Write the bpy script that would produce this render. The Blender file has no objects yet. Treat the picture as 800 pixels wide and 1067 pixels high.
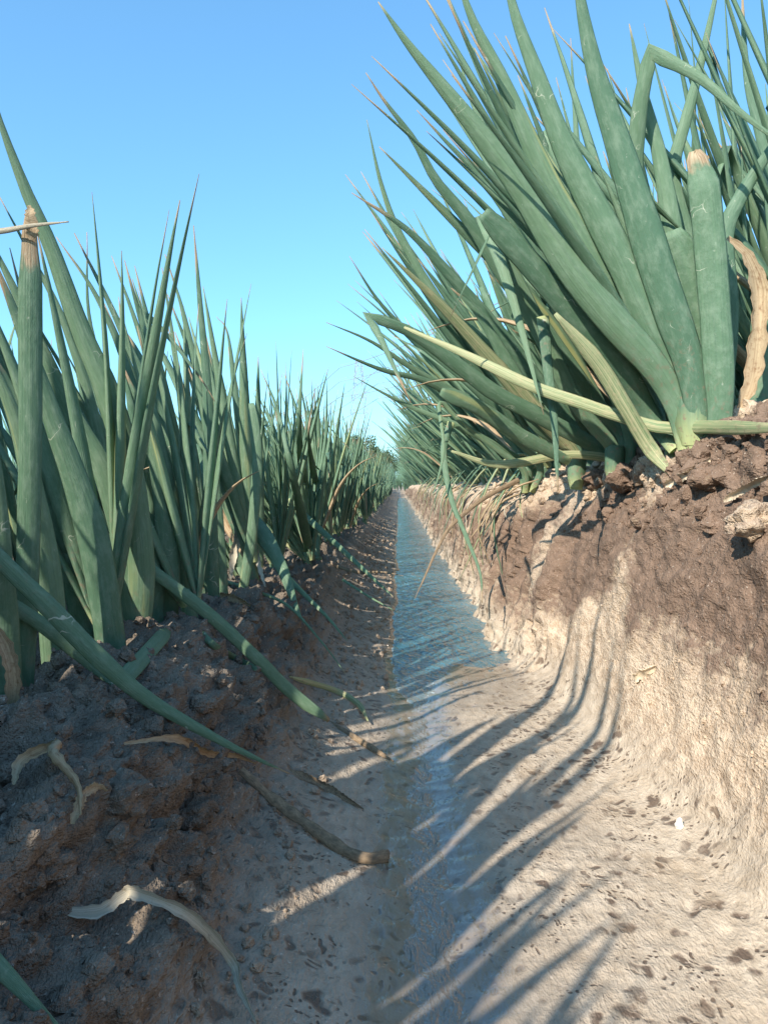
import bpy, bmesh, math, random
import numpy as np
from mathutils import Vector, Matrix, Euler
from mathutils.bvhtree import BVHTree
R = math.radians
S = bpy.context.scene
C = S.collection
rnd = random.Random(7)

# ------------------------------------------------------------------ camera
CAM_Z = 0.2
cam_d = bpy.data.cameras.new('camera'); cam = bpy.data.objects.new('camera', cam_d); C.objects.link(cam)
cam.location = (0, 0, CAM_Z)
cam.rotation_euler = (R(90 - 2.04), 0, R(1.074))
cam_d.sensor_fit = 'VERTICAL'; cam_d.sensor_height = 36; cam_d.lens = 27.0
cam_d.clip_start = 0.005; cam_d.clip_end = 2000
S.camera = cam
ROT = Euler((R(90 - 2.04), 0, R(1.074))).to_matrix()

def ray(px, py):
    return ROT @ Vector(((px - 400) / 800, (533.5 - py) / 800, -1))
def at(px, py, d):                       # a point d metres down the furrow
    r = ray(px, py)
    return Vector((0, 0, CAM_Z)) + r * (d / r.y)

# ------------------------------------------------------------------ tags
def tag(o, label=None, cat=None, group=None, kind=None):
    if label: o['label'] = label
    if cat: o['category'] = cat
    if group: o['group'] = group
    if kind: o['kind'] = kind
    return o
def empty(name, loc=(0, 0, 0)):
    o = bpy.data.objects.new(name, None); C.objects.link(o); o.location = loc; o.empty_display_size = .02
    return o
def mesh_obj(name, verts, faces, mat, parent=None, smooth=True, uvs=None):
    me = bpy.data.meshes.new(name)
    me.from_pydata(verts, [], faces)
    if uvs is not None:
        ul = me.uv_layers.new(name='UVMap')
        li = np.zeros(len(me.loops), dtype=np.int32); me.loops.foreach_get('vertex_index', li)
        ul.data.foreach_set('uv', np.asarray(uvs, dtype=np.float32)[li].ravel())
    if smooth: me.polygons.foreach_set('use_smooth', [True] * len(me.polygons))
    me.materials.append(mat)
    o = bpy.data.objects.new(name, me); C.objects.link(o)
    if parent: o.parent = parent
    return o

# ------------------------------------------------------------------ numpy noise
_p = np.random.RandomState(3).permutation(4096)
_g = np.random.RandomState(5).normal(size=(4096, 3)); _g /= np.linalg.norm(_g, axis=1)[:, None]
_r = np.random.RandomState(9).rand(4096, 4)
def _h(i, j, k): return _p[(_p[(_p[i & 4095] + j) & 4095] + k) & 4095]
def perlin(P):
    I = np.floor(P).astype(np.int64); F = P - I
    w = F * F * F * (F * (F * 6 - 15) + 10)
    out = 0
    for a in (0, 1):
        for b in (0, 1):
            for c in (0, 1):
                g = _g[_h(I[:, 0] + a, I[:, 1] + b, I[:, 2] + c)]
                d = ((F - (a, b, c)) * g).sum(1)
                out = out + d * (w[:, 0] if a else 1 - w[:, 0]) * (w[:, 1] if b else 1 - w[:, 1]) * (w[:, 2] if c else 1 - w[:, 2])
    return out * 1.6
def fbm(P, f, o=4, g=.5):
    a, s = 1, 0
    for k in range(o):
        s = s + a * perlin(P * f + 17.3 * k); f *= 2.03; a *= g
    return s
def worley(P, f):
    P = P * f; I = np.floor(P).astype(np.int64); best = np.full(len(P), 9.0); sec = np.full(len(P), 9.0); idv = np.zeros(len(P))
    for a in (-1, 0, 1):
        for b in (-1, 0, 1):
            for c in (-1, 0, 1):
                J = I + (a, b, c); h = _h(J[:, 0], J[:, 1], J[:, 2])
                d = (((J + _r[h][:, :3]) - P) ** 2).sum(1)
                n = d < best
                sec = np.where(n, best, np.minimum(sec, d)); idv = np.where(n, _r[h][:, 3], idv); best = np.where(n, d, best)
    return np.sqrt(best), np.sqrt(sec), idv
def ss(a, b, x):
    t = np.clip((x - a) / (b - a), 0, 1); return t * t * (3 - 2 * t)

# ------------------------------------------------------------------ materials
def new_mat(name):
    m = bpy.data.materials.new(name); m.use_nodes = True
    nt = m.node_tree; nt.nodes.clear()
    return m, nt
class N:
    def __init__(s, nt): s.nt = nt
    def n(s, t, **k):
        o = s.nt.nodes.new(t)
        for a, b in k.items(): setattr(o, a, b)
        return o
    def set(s, node, name, v):
        if isinstance(v, bpy.types.NodeSocket): s.nt.links.new(v, node.inputs[name])
        else: node.inputs[name].default_value = v
    def math(s, op, a, b=0.0, clamp=False):
        o = s.n('ShaderNodeMath', operation=op, use_clamp=clamp); s.set(o, 0, a); s.set(o, 1, b); return o.outputs[0]
    def mix(s, f, a, b):
        o = s.n('ShaderNodeMix', data_type='RGBA'); s.set(o, 0, f); s.set(o, 6, a); s.set(o, 7, b); return o.outputs[2]
    def noise(s, vec, sc, det=4, rough=.55, dist=0):
        o = s.n('ShaderNodeTexNoise'); s.set(o, 'Vector', vec); s.set(o, 'Scale', sc); s.set(o, 'Detail', det); s.set(o, 'Roughness', rough); s.set(o, 'Distortion', dist); return o.outputs['Fac']
    def vor(s, vec, sc, feat='F1', rnd=1.0):
        o = s.n('ShaderNodeTexVoronoi', feature=feat); s.set(o, 'Vector', vec); s.set(o, 'Scale', sc); s.set(o, 'Randomness', rnd); return o.outputs['Distance']
    def rng(s, v, a, b, c=0., d=1.):
        o = s.n('ShaderNodeMapRange'); o.clamp = True
        s.set(o, 0, v); s.set(o, 1, a); s.set(o, 2, b); s.set(o, 3, c); s.set(o, 4, d); return o.outputs[0]
    def mapv(s, vec, scale=(1, 1, 1), rot=(0, 0, 0), loc=(0, 0, 0)):
        o = s.n('ShaderNodeMapping'); s.set(o, 'Vector', vec); s.set(o, 'Scale', scale); s.set(o, 'Rotation', rot); s.set(o, 'Location', loc); return o.outputs[0]
    def bump(s, h, dist, strength=1.0, nrm=None):
        o = s.n('ShaderNodeBump'); s.set(o, 'Height', h); s.set(o, 'Distance', dist); s.set(o, 'Strength', strength)
        if nrm is not None: s.set(o, 'Normal', nrm)
        return o.outputs[0]
    def out(s, sh):
        o = s.n('ShaderNodeOutputMaterial'); s.nt.links.new(sh, o.inputs['Surface'])
    def pr(s, **k):
        o = s.n('ShaderNodeBsdfPrincipled')
        for a, b in k.items(): s.set(o, a.replace('_', ' '), b)
        return o.outputs[0]

def soil_material():
    m, nt = new_mat('furrow_soil'); n = N(nt)
    pos = n.n('ShaderNodeNewGeometry').outputs['Position']
    att = n.n('ShaderNodeAttribute', attribute_name='soil'); sep = n.n('ShaderNodeSeparateColor'); nt.links.new(att.outputs['Color'], sep.inputs[0])
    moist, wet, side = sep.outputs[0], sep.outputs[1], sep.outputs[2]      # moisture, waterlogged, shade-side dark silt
    ps = n.mapv(pos, (1, .5, 1)); n1 = n.noise(pos, 28, 5, .6); n2 = n.noise(ps, 150, 4, .65); n3 = n.noise(ps, 750, 2, .6)
    dry = n.mix(n.rng(n.math('ADD', n.math('MULTIPLY', n2, .6), n.math('MULTIPLY', n3, .4)), .38, .58), (.36, .26, .18, 1), (.57, .455, .345, 1))
    brown = n.mix(n.rng(n2, .3, .7), (.13, .086, .062, 1), (.235, .16, .118, 1))
    silt = n.mix(n.rng(n2, .3, .7), (.34, .275, .21, 1), (.50, .42, .335, 1))
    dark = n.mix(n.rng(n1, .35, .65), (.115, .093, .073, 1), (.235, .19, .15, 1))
    mm = n.math('ADD', moist, n.math('MULTIPLY', n.math('SUBTRACT', n2, .5), 1.9))
    mm = n.rng(mm, .24, .76)
    c = n.mix(mm, dry, brown)
    flo = n.n('ShaderNodeAttribute', attribute_name='floor').outputs['Fac']
    # silt bed with dark soaked dimples
    sp = n.mapv(pos, (1.0, .75, 1.0))
    warp = n.n('ShaderNodeMix', data_type='VECTOR'); n.set(warp, 0, .022)
    nn = n.n('ShaderNodeTexNoise'); n.set(nn, 'Vector', pos); n.set(nn, 'Scale', 60.); nt.links.new(sp, warp.inputs[4]); nt.links.new(nn.outputs['Color'], warp.inputs[5])
    v1 = n.vor(warp.outputs[1], 105); v2 = n.vor(warp.outputs[1], 260)
    dens = n.rng(n.noise(pos, 24, 3, .6), .43, .55)
    dots = n.math('MAXIMUM', n.math('MULTIPLY', n.rng(v1, .40, .24), dens), n.math('MULTIPLY', n.rng(v2, .32, .18), n.rng(n.noise(pos, 35, 2), .47, .58)))
    siltc = n.mix(n.math('MULTIPLY', dots, .95), silt, (.12, .085, .065, 1))
    siltc = n.mix(n.math('MULTIPLY', n.rng(n1, .5, .75), .45), siltc, (.31, .22, .14, 1))
    c = n.mix(flo, c, siltc)
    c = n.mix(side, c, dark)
    # salt-pale crumbs
    c = n.mix(n.math('MULTIPLY', n.rng(n.noise(pos, 420, 2, .5), .66, .74), .5), c, (.62, .52, .44, 1))
    wetc = n.mix(wet, c, n.mix(.6, c, (.12, .10, .085, 1)))
    rough = n.rng(wet, 0, 1, .92, .13)
    rough = n.math('SUBTRACT', rough, n.math('MULTIPLY', n.math('MULTIPLY', dots, flo), .35), True)
    h = n.math('ADD', n.math('MULTIPLY', n2, .6), n.math('MULTIPLY', n3, .25))
    h = n.math('SUBTRACT', h, n.math('MULTIPLY', n.math('MULTIPLY', dots, flo), .16))
    inv = n.rng(wet, 0, 1, 1., .22)
    b = n.bump(h, n.math('ADD', n.math('MULTIPLY', side, .004), n.rng(flo, 0, 1, .006, .0042)), inv)
    spec = n.rng(wet, 0, 1, .25, .8)
    n.out(n.pr(Base_Color=wetc, Roughness=rough, Normal=b, Specular_IOR_Level=spec))
    return m

def leaf_material(name, kind):
    m, nt = new_mat(name); n = N(nt)
    tc = n.n('ShaderNodeTexCoord'); uv = tc.outputs['UV']
    oi = n.n('ShaderNodeObjectInfo').outputs['Random']
    sx = n.n('ShaderNodeSeparateXYZ'); nt.links.new(uv, sx.inputs[0]); U, V = sx.outputs[0], sx.outputs[1]
    pos = n.n('ShaderNodeNewGeometry').outputs['Position']
    off = n.n('ShaderNodeCombineXYZ'); n.set(off, 0, n.math('MULTIPLY', oi, 37.)); n.set(off, 1, n.math('MULTIPLY', oi, 91.))
    av = n.n('ShaderNodeVectorMath', operation='ADD'); nt.links.new(uv, av.inputs[0]); nt.links.new(off.outputs[0], av.inputs[1]); uvr = av.outputs[0]
    vein = n.noise(n.mapv(uvr, (38, 1.5, 1)), 1.0, 3, .6)
    fine = n.noise(n.mapv(uvr, (110, 3.0, 1)), 1.0, 2, .6)
    blot = n.noise(n.mapv(uvr, (9, 22, 1)), 1.0, 6, .7)
    if kind == 'green':
        c = n.mix(n.rng(oi, 0, 1), (.088, .178, .110, 1), (.170, .275, .162, 1))
        c = n.mix(n.rng(vein, .35, .7, 0, .5), c, (.085, .15, .10, 1))
        c = n.mix(n.rng(blot, .46, .72, 0, .5), c, (.30, .39, .29, 1))            # waxy bloom
        # sheath end is yellow-white
        b0 = n.math('ADD', n.rng(V, .10, .0), n.math('MULTIPLY', n.math('SUBTRACT', vein, .5), .4))
        c = n.mix(n.rng(b0, .55, 1.0), c, (.46, .50, .24, 1))
        # some leaves carry yellowing streaks
        ys = n.math('MULTIPLY', n.rng(n.noise(n.mapv(uvr, (2.5, 1.2, 1)), 1.0, 3, .6), .58, .68), n.rng(oi, .5, .75))
        c = n.mix(n.math('MULTIPLY', ys, .75), c, (.42, .42, .17, 1))
        tr = .20
    elif kind == 'yellow':
        c = n.mix(n.rng(vein, .35, .62), (.56, .53, .31, 1), (.17, .25, .12, 1))
        c = n.mix(n.rng(blot, .5, .75), c, (.55, .45, .28, 1)); tr = .2
    elif kind == 'dry':
        c = n.mix(n.rng(vein, .35, .65), (.56, .44, .29, 1), (.36, .25, .16, 1))
        c = n.mix(n.rng(blot, .5, .7), c, (.24, .13, .075, 1)); tr = .2
    elif kind == 'pale':
        c = n.mix(n.rng(vein, .35, .65), (.60, .54, .43, 1), (.38, .34, .26, 1))
        c = n.mix(n.rng(blot, .55, .75), c, (.25, .2, .15, 1)); tr = .12
    else:   # muddy
        c = n.mix(n.rng(blot, .35, .65), (.13, .10, .07, 1), (.32, .23, .15, 1)); tr = .0
    # withered tips
    tip = n.math('ADD', V, n.math('MULTIPLY', n.math('SUBTRACT', n.noise(n.mapv(uvr, (4, 14, 1)), 1.0, 3), .5), .12))
    lim = n.rng(oi, 0, 1, .90, .985)
    tm = n.rng(n.math('SUBTRACT', tip, lim), 0, .025)
    if kind in ('green', 'yellow'):
        sp_ = n.math('MULTIPLY', n.rng(n.noise(pos, 240, 3, .6), .56, .66), n.rng(V, .32, .04))
        c = n.mix(n.math('MULTIPLY', sp_, .8), c, (.26, .18, .13, 1))
    if kind == 'green':
        c = n.mix(tm, c, n.mix(n.rng(vein, .4, .6), (.50, .40, .27, 1), (.30, .19, .11, 1)))
        # pale miner trails and scuffs
        wv = n.n('ShaderNodeMix', data_type='VECTOR'); n.set(wv, 0, .02)
        nn = n.n('ShaderNodeTexNoise'); n.set(nn, 'Vector', pos); n.set(nn, 'Scale', 90.)
        nt.links.new(pos, wv.inputs[4]); nt.links.new(nn.outputs['Color'], wv.inputs[5])
        ed = n.vor(wv.outputs[1], 75, 'DISTANCE_TO_EDGE')
        mk = n.math('MULTIPLY', n.rng(ed, .024, .010), n.rng(n.noise(pos, 45, 3), .62, .70))
        c = n.mix(n.math('MULTIPLY', mk, .75), c, (.68, .68, .55, 1))
        sc = n.rng(n.noise(n.mapv(pos, (1, 1, .6)), 330, 3), .70, .76)
        c = n.mix(n.math('MULTIPLY', sc, .45), c, (.5, .52, .42, 1))
    h = n.math('ADD', n.math('MULTIPLY', vein, .8), n.math('ADD', n.math('MULTIPLY', fine, .4), n.math('MULTIPLY', blot, 1.6)))
    b = n.bump(h, .0006 if kind in ('green', 'yellow') else .0004, .7)
    rg = n.rng(blot, .3, .7, .48, .66) if kind in ('green', 'yellow') else .9
    p = n.pr(Base_Color=c, Roughness=rg, Normal=b, Specular_IOR_Level=.42 if kind in ('green', 'yellow') else .15)
    if tr > 0:
        t = n.n('ShaderNodeBsdfTranslucent'); n.set(t, 'Color', n.mix(.55, c, (.30, .55, .10, 1)))
        ms = n.n('ShaderNodeMixShader'); n.set(ms, 0, tr); nt.links.new(p, ms.inputs[1]); nt.links.new(t.outputs[0], ms.inputs[2])
        n.out(ms.outputs[0])
    else: n.out(p)
    return m

def water_material():
    m, nt = new_mat('irrigation_water'); n = N(nt)
    pos = n.n('ShaderNodeNewGeometry').outputs['Position']
    v1 = n.mapv(pos, (1, .38, 1), (0, 0, R(-52)))
    r1 = n.noise(v1, 95, 4, .6, .6)
    v2 = n.mapv(pos, (1, .5, 1), (0, 0, R(25)))
    r2 = n.noise(v2, 170, 3, .6, .4)
    h = n.math('ADD', r1, n.math('MULTIPLY', r2, .45))
    b = n.bump(h, .0045, 1.0)
    sy = n.n('ShaderNodeSeparateXYZ'); nt.links.new(pos, sy.inputs[0])
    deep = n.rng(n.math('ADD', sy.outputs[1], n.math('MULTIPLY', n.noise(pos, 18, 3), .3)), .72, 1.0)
    mud = n.mix(deep, (.24, .215, .19, 1), n.mix(n.rng(n.noise(pos, 9, 3), .4, .65), (.03, .105, .14, 1), (.08, .185, .23, 1)))  # silt tone up close; farther off, sky reflection painted in as blue base colour
    ea = n.n('ShaderNodeAttribute', attribute_name='edge').outputs['Fac']
    fo = n.math('MULTIPLY', n.rng(n.math('ADD', ea, n.math('MULTIPLY', n.noise(pos, 260, 3), .8)), 1.0, 1.35), .5)
    mud = n.mix(fo, mud, (.62, .68, .68, 1))
    p = n.pr(Base_Color=mud, Roughness=n.math('ADD', n.math('MULTIPLY', fo, .5), .05), IOR=1.5, Normal=b, Specular_IOR_Level=.75)
    n.out(p); return m

def plain(name, col, rough=.8, var=.3, sc=20, metallic=0, bump=.0):
    m, nt = new_mat(name); n = N(nt)
    pos = n.n('ShaderNodeNewGeometry').outputs['Position']
    f = n.noise(pos, sc, 4, .6)
    d = tuple(x * (1 - var) for x in col[:3]) + (1,); l = tuple(min(1, x * (1 + var)) for x in col[:3]) + (1,)
    c = n.mix(n.rng(f, .3, .7), d, l)
    k = dict(Base_Color=c, Roughness=rough, Metallic=metallic)
    if bump: k['Normal'] = n.bump(f, bump)
    n.out(n.pr(**k)); return m

M = dict(soil=soil_material(), green=leaf_material('onion_leaf_green', 'green'), yellow=leaf_material('onion_leaf_yellowing', 'yellow'),
         dry=leaf_material('onion_leaf_withered', 'dry'), pale=leaf_material('onion_leaf_bleached', 'pale'), muddy=leaf_material('leaf_caked_in_mud', 'muddy'),
         water=water_material(), steel=plain('pylon_steel', (.42, .44, .46), .5, .1, 2, .3), wire=plain('wire_aluminium', (.35, .36, .38), .5, .1, 2, .4),
         bark=plain('tree_bark', (.11, .08, .055), .9, .4, 8), foliage=plain('tree_foliage', (.055, .085, .035), .8, .5, 1.3),
         stone=plain('white_stone', (.75, .72, .66), .7, .15, 300, 0, .001), root=plain('pale_root', (.62, .50, .36), .85, .3, 160, 0, .001))

# ------------------------------------------------------------------ the ground: one swept sheet
# profile as (x, z) down the furrow, near the camera and farther off
NEAR = [(-250, .10), (-40, .10), (-3, .09), (-1.2, .085), (-.75, .02), (-.55, .10), (-.42, .095), (-.30, .085), (-.22, .092), (-.165, .103), (-.125, .088), (-.098, .05), (-.075, .022), (-.045, .011), (-.018, .004), (-.004, .0012), (.014, -.0009), (.032, .0012),
        (.055, .0046), (.09, .0055), (.125, .007), (.147, .014), (.158, .032), (.166, .06), (.176, .10), (.187, .145), (.198, .185), (.212, .218), (.238, .243), (.28, .253), (.36, .25), (.48, .23), (.75, .05), (1.0, .22), (1.4, .2), (3, .12), (40, .10), (250, .10)]
FAR = [(-250, .10), (-40, .10), (-3, .09), (-1.2, .085), (-.75, .02), (-.55, .09), (-.42, .08), (-.30, .07), (-.22, .075), (-.15, .075), (-.11, .062), (-.085, .04), (-.06, .024), (-.035, .013), (-.016, .006), (.0, -.003), (.012, -.009), (.028, -.011),
       (.055, -.012), (.09, -.011), (.120, -.009), (.136, .008), (.143, .035), (.15, .07), (.158, .11), (.168, .145), (.18, .172), (.198, .192), (.225, .207), (.26, .215), (.33, .215), (.48, .20), (.75, .05), (1.0, .2), (1.4, .18), (3, .12), (40, .10), (250, .10)]
NEAR = np.array(NEAR); FAR = np.array(FAR)
def catmull(P, t):                        # monotone-ish smoothing of the profile
    i = np.clip(np.floor(t).astype(int), 0, len(P) - 2); f = t - i
    p0 = P[np.clip(i - 1, 0, len(P) - 1)]; p1 = P[i]; p2 = P[i + 1]; p3 = P[np.clip(i + 2, 0, len(P) - 1)]
    f = f[:, None]
    c = .5 * ((2 * p1) + (-p0 + p2) * f + (2 * p0 - 5 * p1 + 4 * p2 - p3) * f ** 2 + (-p0 + 3 * p1 - 3 * p2 + p3) * f ** 3)
    l = p1 * (1 - f) + p2 * f
    far = (np.abs(p1[:, :1]) > .9) | (np.abs(p2[:, :1]) > .9)
    return np.where(far, l, c)
ts = []
for k in range(len(NEAR) - 1):
    L = np.linalg.norm(NEAR[k + 1] - NEAR[k])
    a = min(abs(NEAR[k, 0]), abs(NEAR[k + 1, 0]))
    step = .0016 if a < .33 and L < .2 else (.006 if a < .8 else (.05 if a < 3 else 5))
    nn_ = int(np.clip(math.ceil(L / step), 2, 60)) if a >= .33 else max(2, math.ceil(L / step))
    ts += list(k + np.arange(nn_) / nn_)
ts.append(len(NEAR) - 1.0); ts = np.array(ts)
ys = [-3.0, -2, -1.3, -.9, -.6, -.4, -.25, -.15, -.08, -.03]
y = 0.0
while y < .14: ys.append(y); y += .006
while y < 16: ys.append(y); y *= 1.0052
while y < 400: ys.append(y); y *= 1.12
ys = np.array(ys)
nU, nV = len(ts), len(ys)
prN = catmull(NEAR, ts); prF = catmull(FAR, ts)
w = ss(.58, 1.25, ys)[:, None]
X = prN[None, :, 0] * (1 - w) + prF[None, :, 0] * w
Z = prN[None, :, 1] * (1 - w) + prF[None, :, 1] * w
endw = ss(10.5, 13.5, ys)[:, None]
Z = Z * (1 - endw) + .10 * endw
Y = np.repeat(ys[:, None], nU, 1)
# the foot of the right bank wanders
wob = (fbm(np.stack([ys * 0 + 3.1, ys * 0, ys], 1), 2.2, 3) * .018)[:, None]
X = X + wob * np.exp(-((X - .15) / .09) ** 2)
scal = (-.013 * ss(.60, .72, ys) + .008 * np.abs(np.sin(ys * 21 + 1)) * ss(.6, .7, ys) * ss(2.2, 1.2, ys))[:, None]
X = X + scal * np.exp(-((X - .155) / .04) ** 2)
wob2 = (fbm(np.stack([ys * 0 + 8.1, ys * 0, ys], 1), 5.5, 4) * .0065)[:, None]
X = X + wob2 * np.exp(-((X + .005) / .03) ** 2)
dX = np.gradient(X, axis=1); dZ = np.gradient(Z, axis=1); ln = np.sqrt(dX ** 2 + dZ ** 2) + 1e-9
nx, nz = -dZ / ln, dX / ln
P = np.stack([X.ravel(), Y.ravel(), Z.ravel()], 1)
x, yy, z = P[:, 0], P[:, 1], P[:, 2]
near = (np.abs(x) < 1.2) & (yy < 16) & (yy > -.5)
D = np.zeros(len(P)); Dh = np.zeros(len(P))
Q = P[near]; qx, qy, qz = Q[:, 0], Q[:, 1], Q[:, 2]
leftb = ss(-.055, -.10, qx + .038 * ss(.5, 1.3, qy) + .012 * perlin(Q * 16 + 3)); wall = ss(.140, .165, qx + .042 * ss(.58, .95, qy)); top = ss(.17, .225, qz) * wall; flo = (1 - leftb) * (1 - wall)
f1 = fbm(Q, 22, 5, .55); f2 = fbm(Q + 5, 70, 4, .55)
w1, w1b, wid = worley(Q + .02 * np.stack([perlin(Q * 40), perlin(Q * 40 + 9), perlin(Q * 40 + 19)], 1), 36)
w2, w2b, wid2 = worley(Q + .006 * np.stack([perlin(Q * 120), perlin(Q * 120 + 9), perlin(Q * 120 + 19)], 1), 95)
clod = np.clip(1 - w1 * 1.25, 0, 1) ** .6 * (.35 + wid); clod2 = np.clip(1 - w2 * 1.25, 0, 1) ** .7 * (.3 + wid2)
big = worley(Q, 17)
clod3 = np.clip(1 - big[0] * 1.15, 0, 1) ** .6 * ss(.35, .8, big[2])
rdg = (.5 - np.abs(perlin(Q * 34 + 50))) + .5 * (.5 - np.abs(perlin(Q * 75 + 80))) + .3 * (.5 - np.abs(perlin(Q * 160 + 20))) + .16 * (.5 - np.abs(perlin(Q * 330 + 9)))
rough_d = .009 * f1 + .0012 * (clod - .45) + .0010 * (clod2 - .4) + .0046 * f2 + .0015 * clod3 + .0150 * (rdg - .5) - .007 * ss(.15, .5, perlin(Q * 26 + 200))
flute = perlin(np.stack([qx * 10, qy * 34 / (1 + 0 * qy), qz * 5], 1)) * .5 + perlin(np.stack([qx * 10 + 7, qy * 80, qz * 9], 1)) * .3
farw = ss(.68, .95, qy)
flute = flute - .55 * (np.abs(perlin(np.stack([qx * 6, qy * 30 + 2 * qz, qz * 4 + 40], 1))) < .09) * 1.0 + .35 * perlin(np.stack([qx * 20, qy * 45, qz * 22], 1))
Qs = Q * (1, .5, 1); f2s = fbm(Qs + 15, 70, 3, .55)
wall_d = .0050 * f1 + .0018 * f2s + .0040 * ss(.05, .5, perlin(Q * (24, 14, 16) + 70)) + .0014 * (rdg - .5) + .006 * perlin(Q * (9, 7, 9) + 90) + farw * (.016 - .007 * ss(.17, .2, qz)) * flute + .0012 * clod2 * (1 - farw)
crumb = top * (0.35 + .65 * ss(-.2, .3, fbm(Q + 3, 9, 2)))
d = leftb * rough_d + wall * (wall_d * (1 - crumb) * (.45 + .55 * ss(.06, .15, qz + farw * .2)) + crumb * (rough_d * .8))
# silt bed: gentle lobes and little pits
pit = worley(Q * (1, .75, 1), 62)
pits = ss(.30, .12, pit[0]) * ss(.35, .6, pit[2])
d = d + flo * (.0012 * fbm(Q, 14, 3) + .0005 * f2 - .0016 * pits * ss(.02, .06, np.abs(qx - .01)) + .0006 * perlin(np.stack([qx * 40, qy * 120, qz], 1)))
# the overhanging lip of clods on the near left bank
lip = np.exp(-((qx + .105) / .03) ** 2) * ss(.9, .5, qy); d = d + lip * .006 * (f1 + .4)
D[near] = d
P2 = np.stack([x + nx.ravel() * D, yy, z + nz.ravel() * D], 1)
# attributes
moist = np.zeros(len(P)); wet = np.zeros(len(P)); side = np.zeros(len(P)); flr = np.zeros(len(P))
zz = P2[:, 2][near]
lowf = fbm(Q + 2, 7, 3)
band = ss(.052, .115, qz + .035 * lowf + .010 * f2s + (qx - .2) * .0) * (1 - .8 * ss(.15, .5, perlin(Q * 9 + 31) + .25 * ss(.17, .22, qz)))
tanpatch = ss(.17, .2, qz) * ss(.22, .19, qx) * ss(.75, .85, qy) * .8
fm = ss(.80, 1.0, qy) * (.62 * ss(.175, .145, qz + .02 * lowf) * ss(.0, .03, qz) - .5 * flute * ss(.19, .15, qz))
moist[near] = np.clip(band * (1 - tanpatch) * (1 - .85 * ss(.8, 1.1, qy)) + np.clip(fm, 0, 1), 0, 1) * wall + (1 - wall) * .3
flr[near] = np.clip((1 - ss(-.075, -.10, qx)) * (1 - ss(.018, .05, qz + .012 * lowf)), 0, 1)
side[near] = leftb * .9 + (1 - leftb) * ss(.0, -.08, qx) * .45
wet[near] = np.clip(ss(.0062, .0008, zz) + .62 * ss(.030, .000, np.abs(qx - .016) + .012 * lowf + .005 * f2) * flo, 0, 1) * (1 - wall)
moist[~near] = .5; side[~near] = .5

def grid_mesh(name, P, nU, nV, mat, attrs):
    me = bpy.data.meshes.new(name)
    me.vertices.add(len(P)); me.vertices.foreach_set('co', P.astype(np.float32).ravel())
    a = (np.arange(nV - 1)[:, None] * nU + np.arange(nU - 1)[None, :]).ravel()
    q = np.stack([a, a + 1, a + nU + 1, a + nU], 1).astype(np.int32)
    me.loops.add(q.size); me.loops.foreach_set('vertex_index', q.ravel())
    me.polygons.add(len(q)); me.polygons.foreach_set('loop_start', np.arange(len(q), dtype=np.int32) * 4)
    me.polygons.foreach_set('use_smooth', np.ones(len(q), dtype=bool))
    me.update(calc_edges=True)
    for k, v in attrs.items():
        if v.ndim == 2:
            at_ = me.color_attributes.new(k, 'FLOAT_COLOR', 'POINT'); at_.data.foreach_set('color', v.astype(np.float32).ravel())
        else:
            at_ = me.attributes.new(k, 'FLOAT', 'POINT'); at_.data.foreach_set('value', v.astype(np.float32))
    me.materials.append(mat)
    o = bpy.data.objects.new(name, me); C.objects.link(o); return o
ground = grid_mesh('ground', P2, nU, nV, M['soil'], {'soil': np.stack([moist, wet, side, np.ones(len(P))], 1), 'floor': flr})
tag(ground, kind='structure')

# coarse copy for ray casts only (never linked)
G3 = P2.reshape(nV, nU, 3)
sel_v = [i for i in range(0, nV, 2)]; sel_u = [i for i in range(0, nU, 2)] + [nU - 1]
G = G3[np.ix_(sel_v, sel_u)]
gv = [tuple(p) for p in G.reshape(-1, 3)]; w_ = len(sel_u)
gf = [(a * w_ + b, a * w_ + b + 1, (a + 1) * w_ + b + 1, (a + 1) * w_ + b) for a in range(len(sel_v) - 1) for b in range(w_ - 1)]
BV = BVHTree.FromPolygons(gv, gf)
def hit(px, py, lift=0.0):
    r = ray(px, py).normalized()
    loc, nr, i, dd = BV.ray_cast(Vector((0, 0, CAM_Z)), r)
    if loc is None: return at(px, py, 1.0)
    if nr.z < 0: nr = -nr
    return loc + nr * lift
def ground_z(x_, y_):
    loc, nr, i, dd = BV.ray_cast(Vector((x_, y_, 1.5)), Vector((0, 0, -1)))
    return loc.z if loc else 0.1

# ------------------------------------------------------------------ water
wx = np.arange(-.03, .20, .0025); wy = []
y = .12
while y < 12: wy.append(y); y *= 1.006
wy = np.array(wy)
WX, WY = np.meshgrid(wx, wy)
WP = np.stack([WX.ravel(), WY.ravel(), np.zeros(WX.size)], 1)
ca, sa = math.cos(R(-52)), math.sin(R(-52))
ru = WP[:, 0] * ca - WP[:, 1] * sa; rv = WP[:, 0] * sa + WP[:, 1] * ca
amp = .0001 + .0011 * ss(.66, 1.0, WP[:, 1])
WP[:, 2] = -.0004 + amp * (perlin(np.stack([ru * 75, rv * 28, rv * 0], 1)) + .6 * perlin(np.stack([ru * 30, rv * 14 + 5, rv * 0], 1)))
GX, GZ = P2.reshape(nV, nU, 3)[:, :, 0], P2.reshape(nV, nU, 3)[:, :, 2]
edge = np.zeros(WX.shape)
for j, yv in enumerate(wy):
    i0 = int(np.clip(np.searchsorted(ys, yv), 1, nV - 1)); m_ = (GX[i0] > -.06) & (GX[i0] < .25); o_ = np.argsort(GX[i0][m_])
    gz_ = np.interp(wx, GX[i0][m_][o_], GZ[i0][m_][o_])
    edge[j] = np.exp(-(gz_ / .0014) ** 2) * (1 - .5 * ss(.03, .09, wx)) * ss(.5, .75, yv)
water = grid_mesh('water', WP, len(wx), len(wy), M['water'], {'edge': edge.ravel()})
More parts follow.
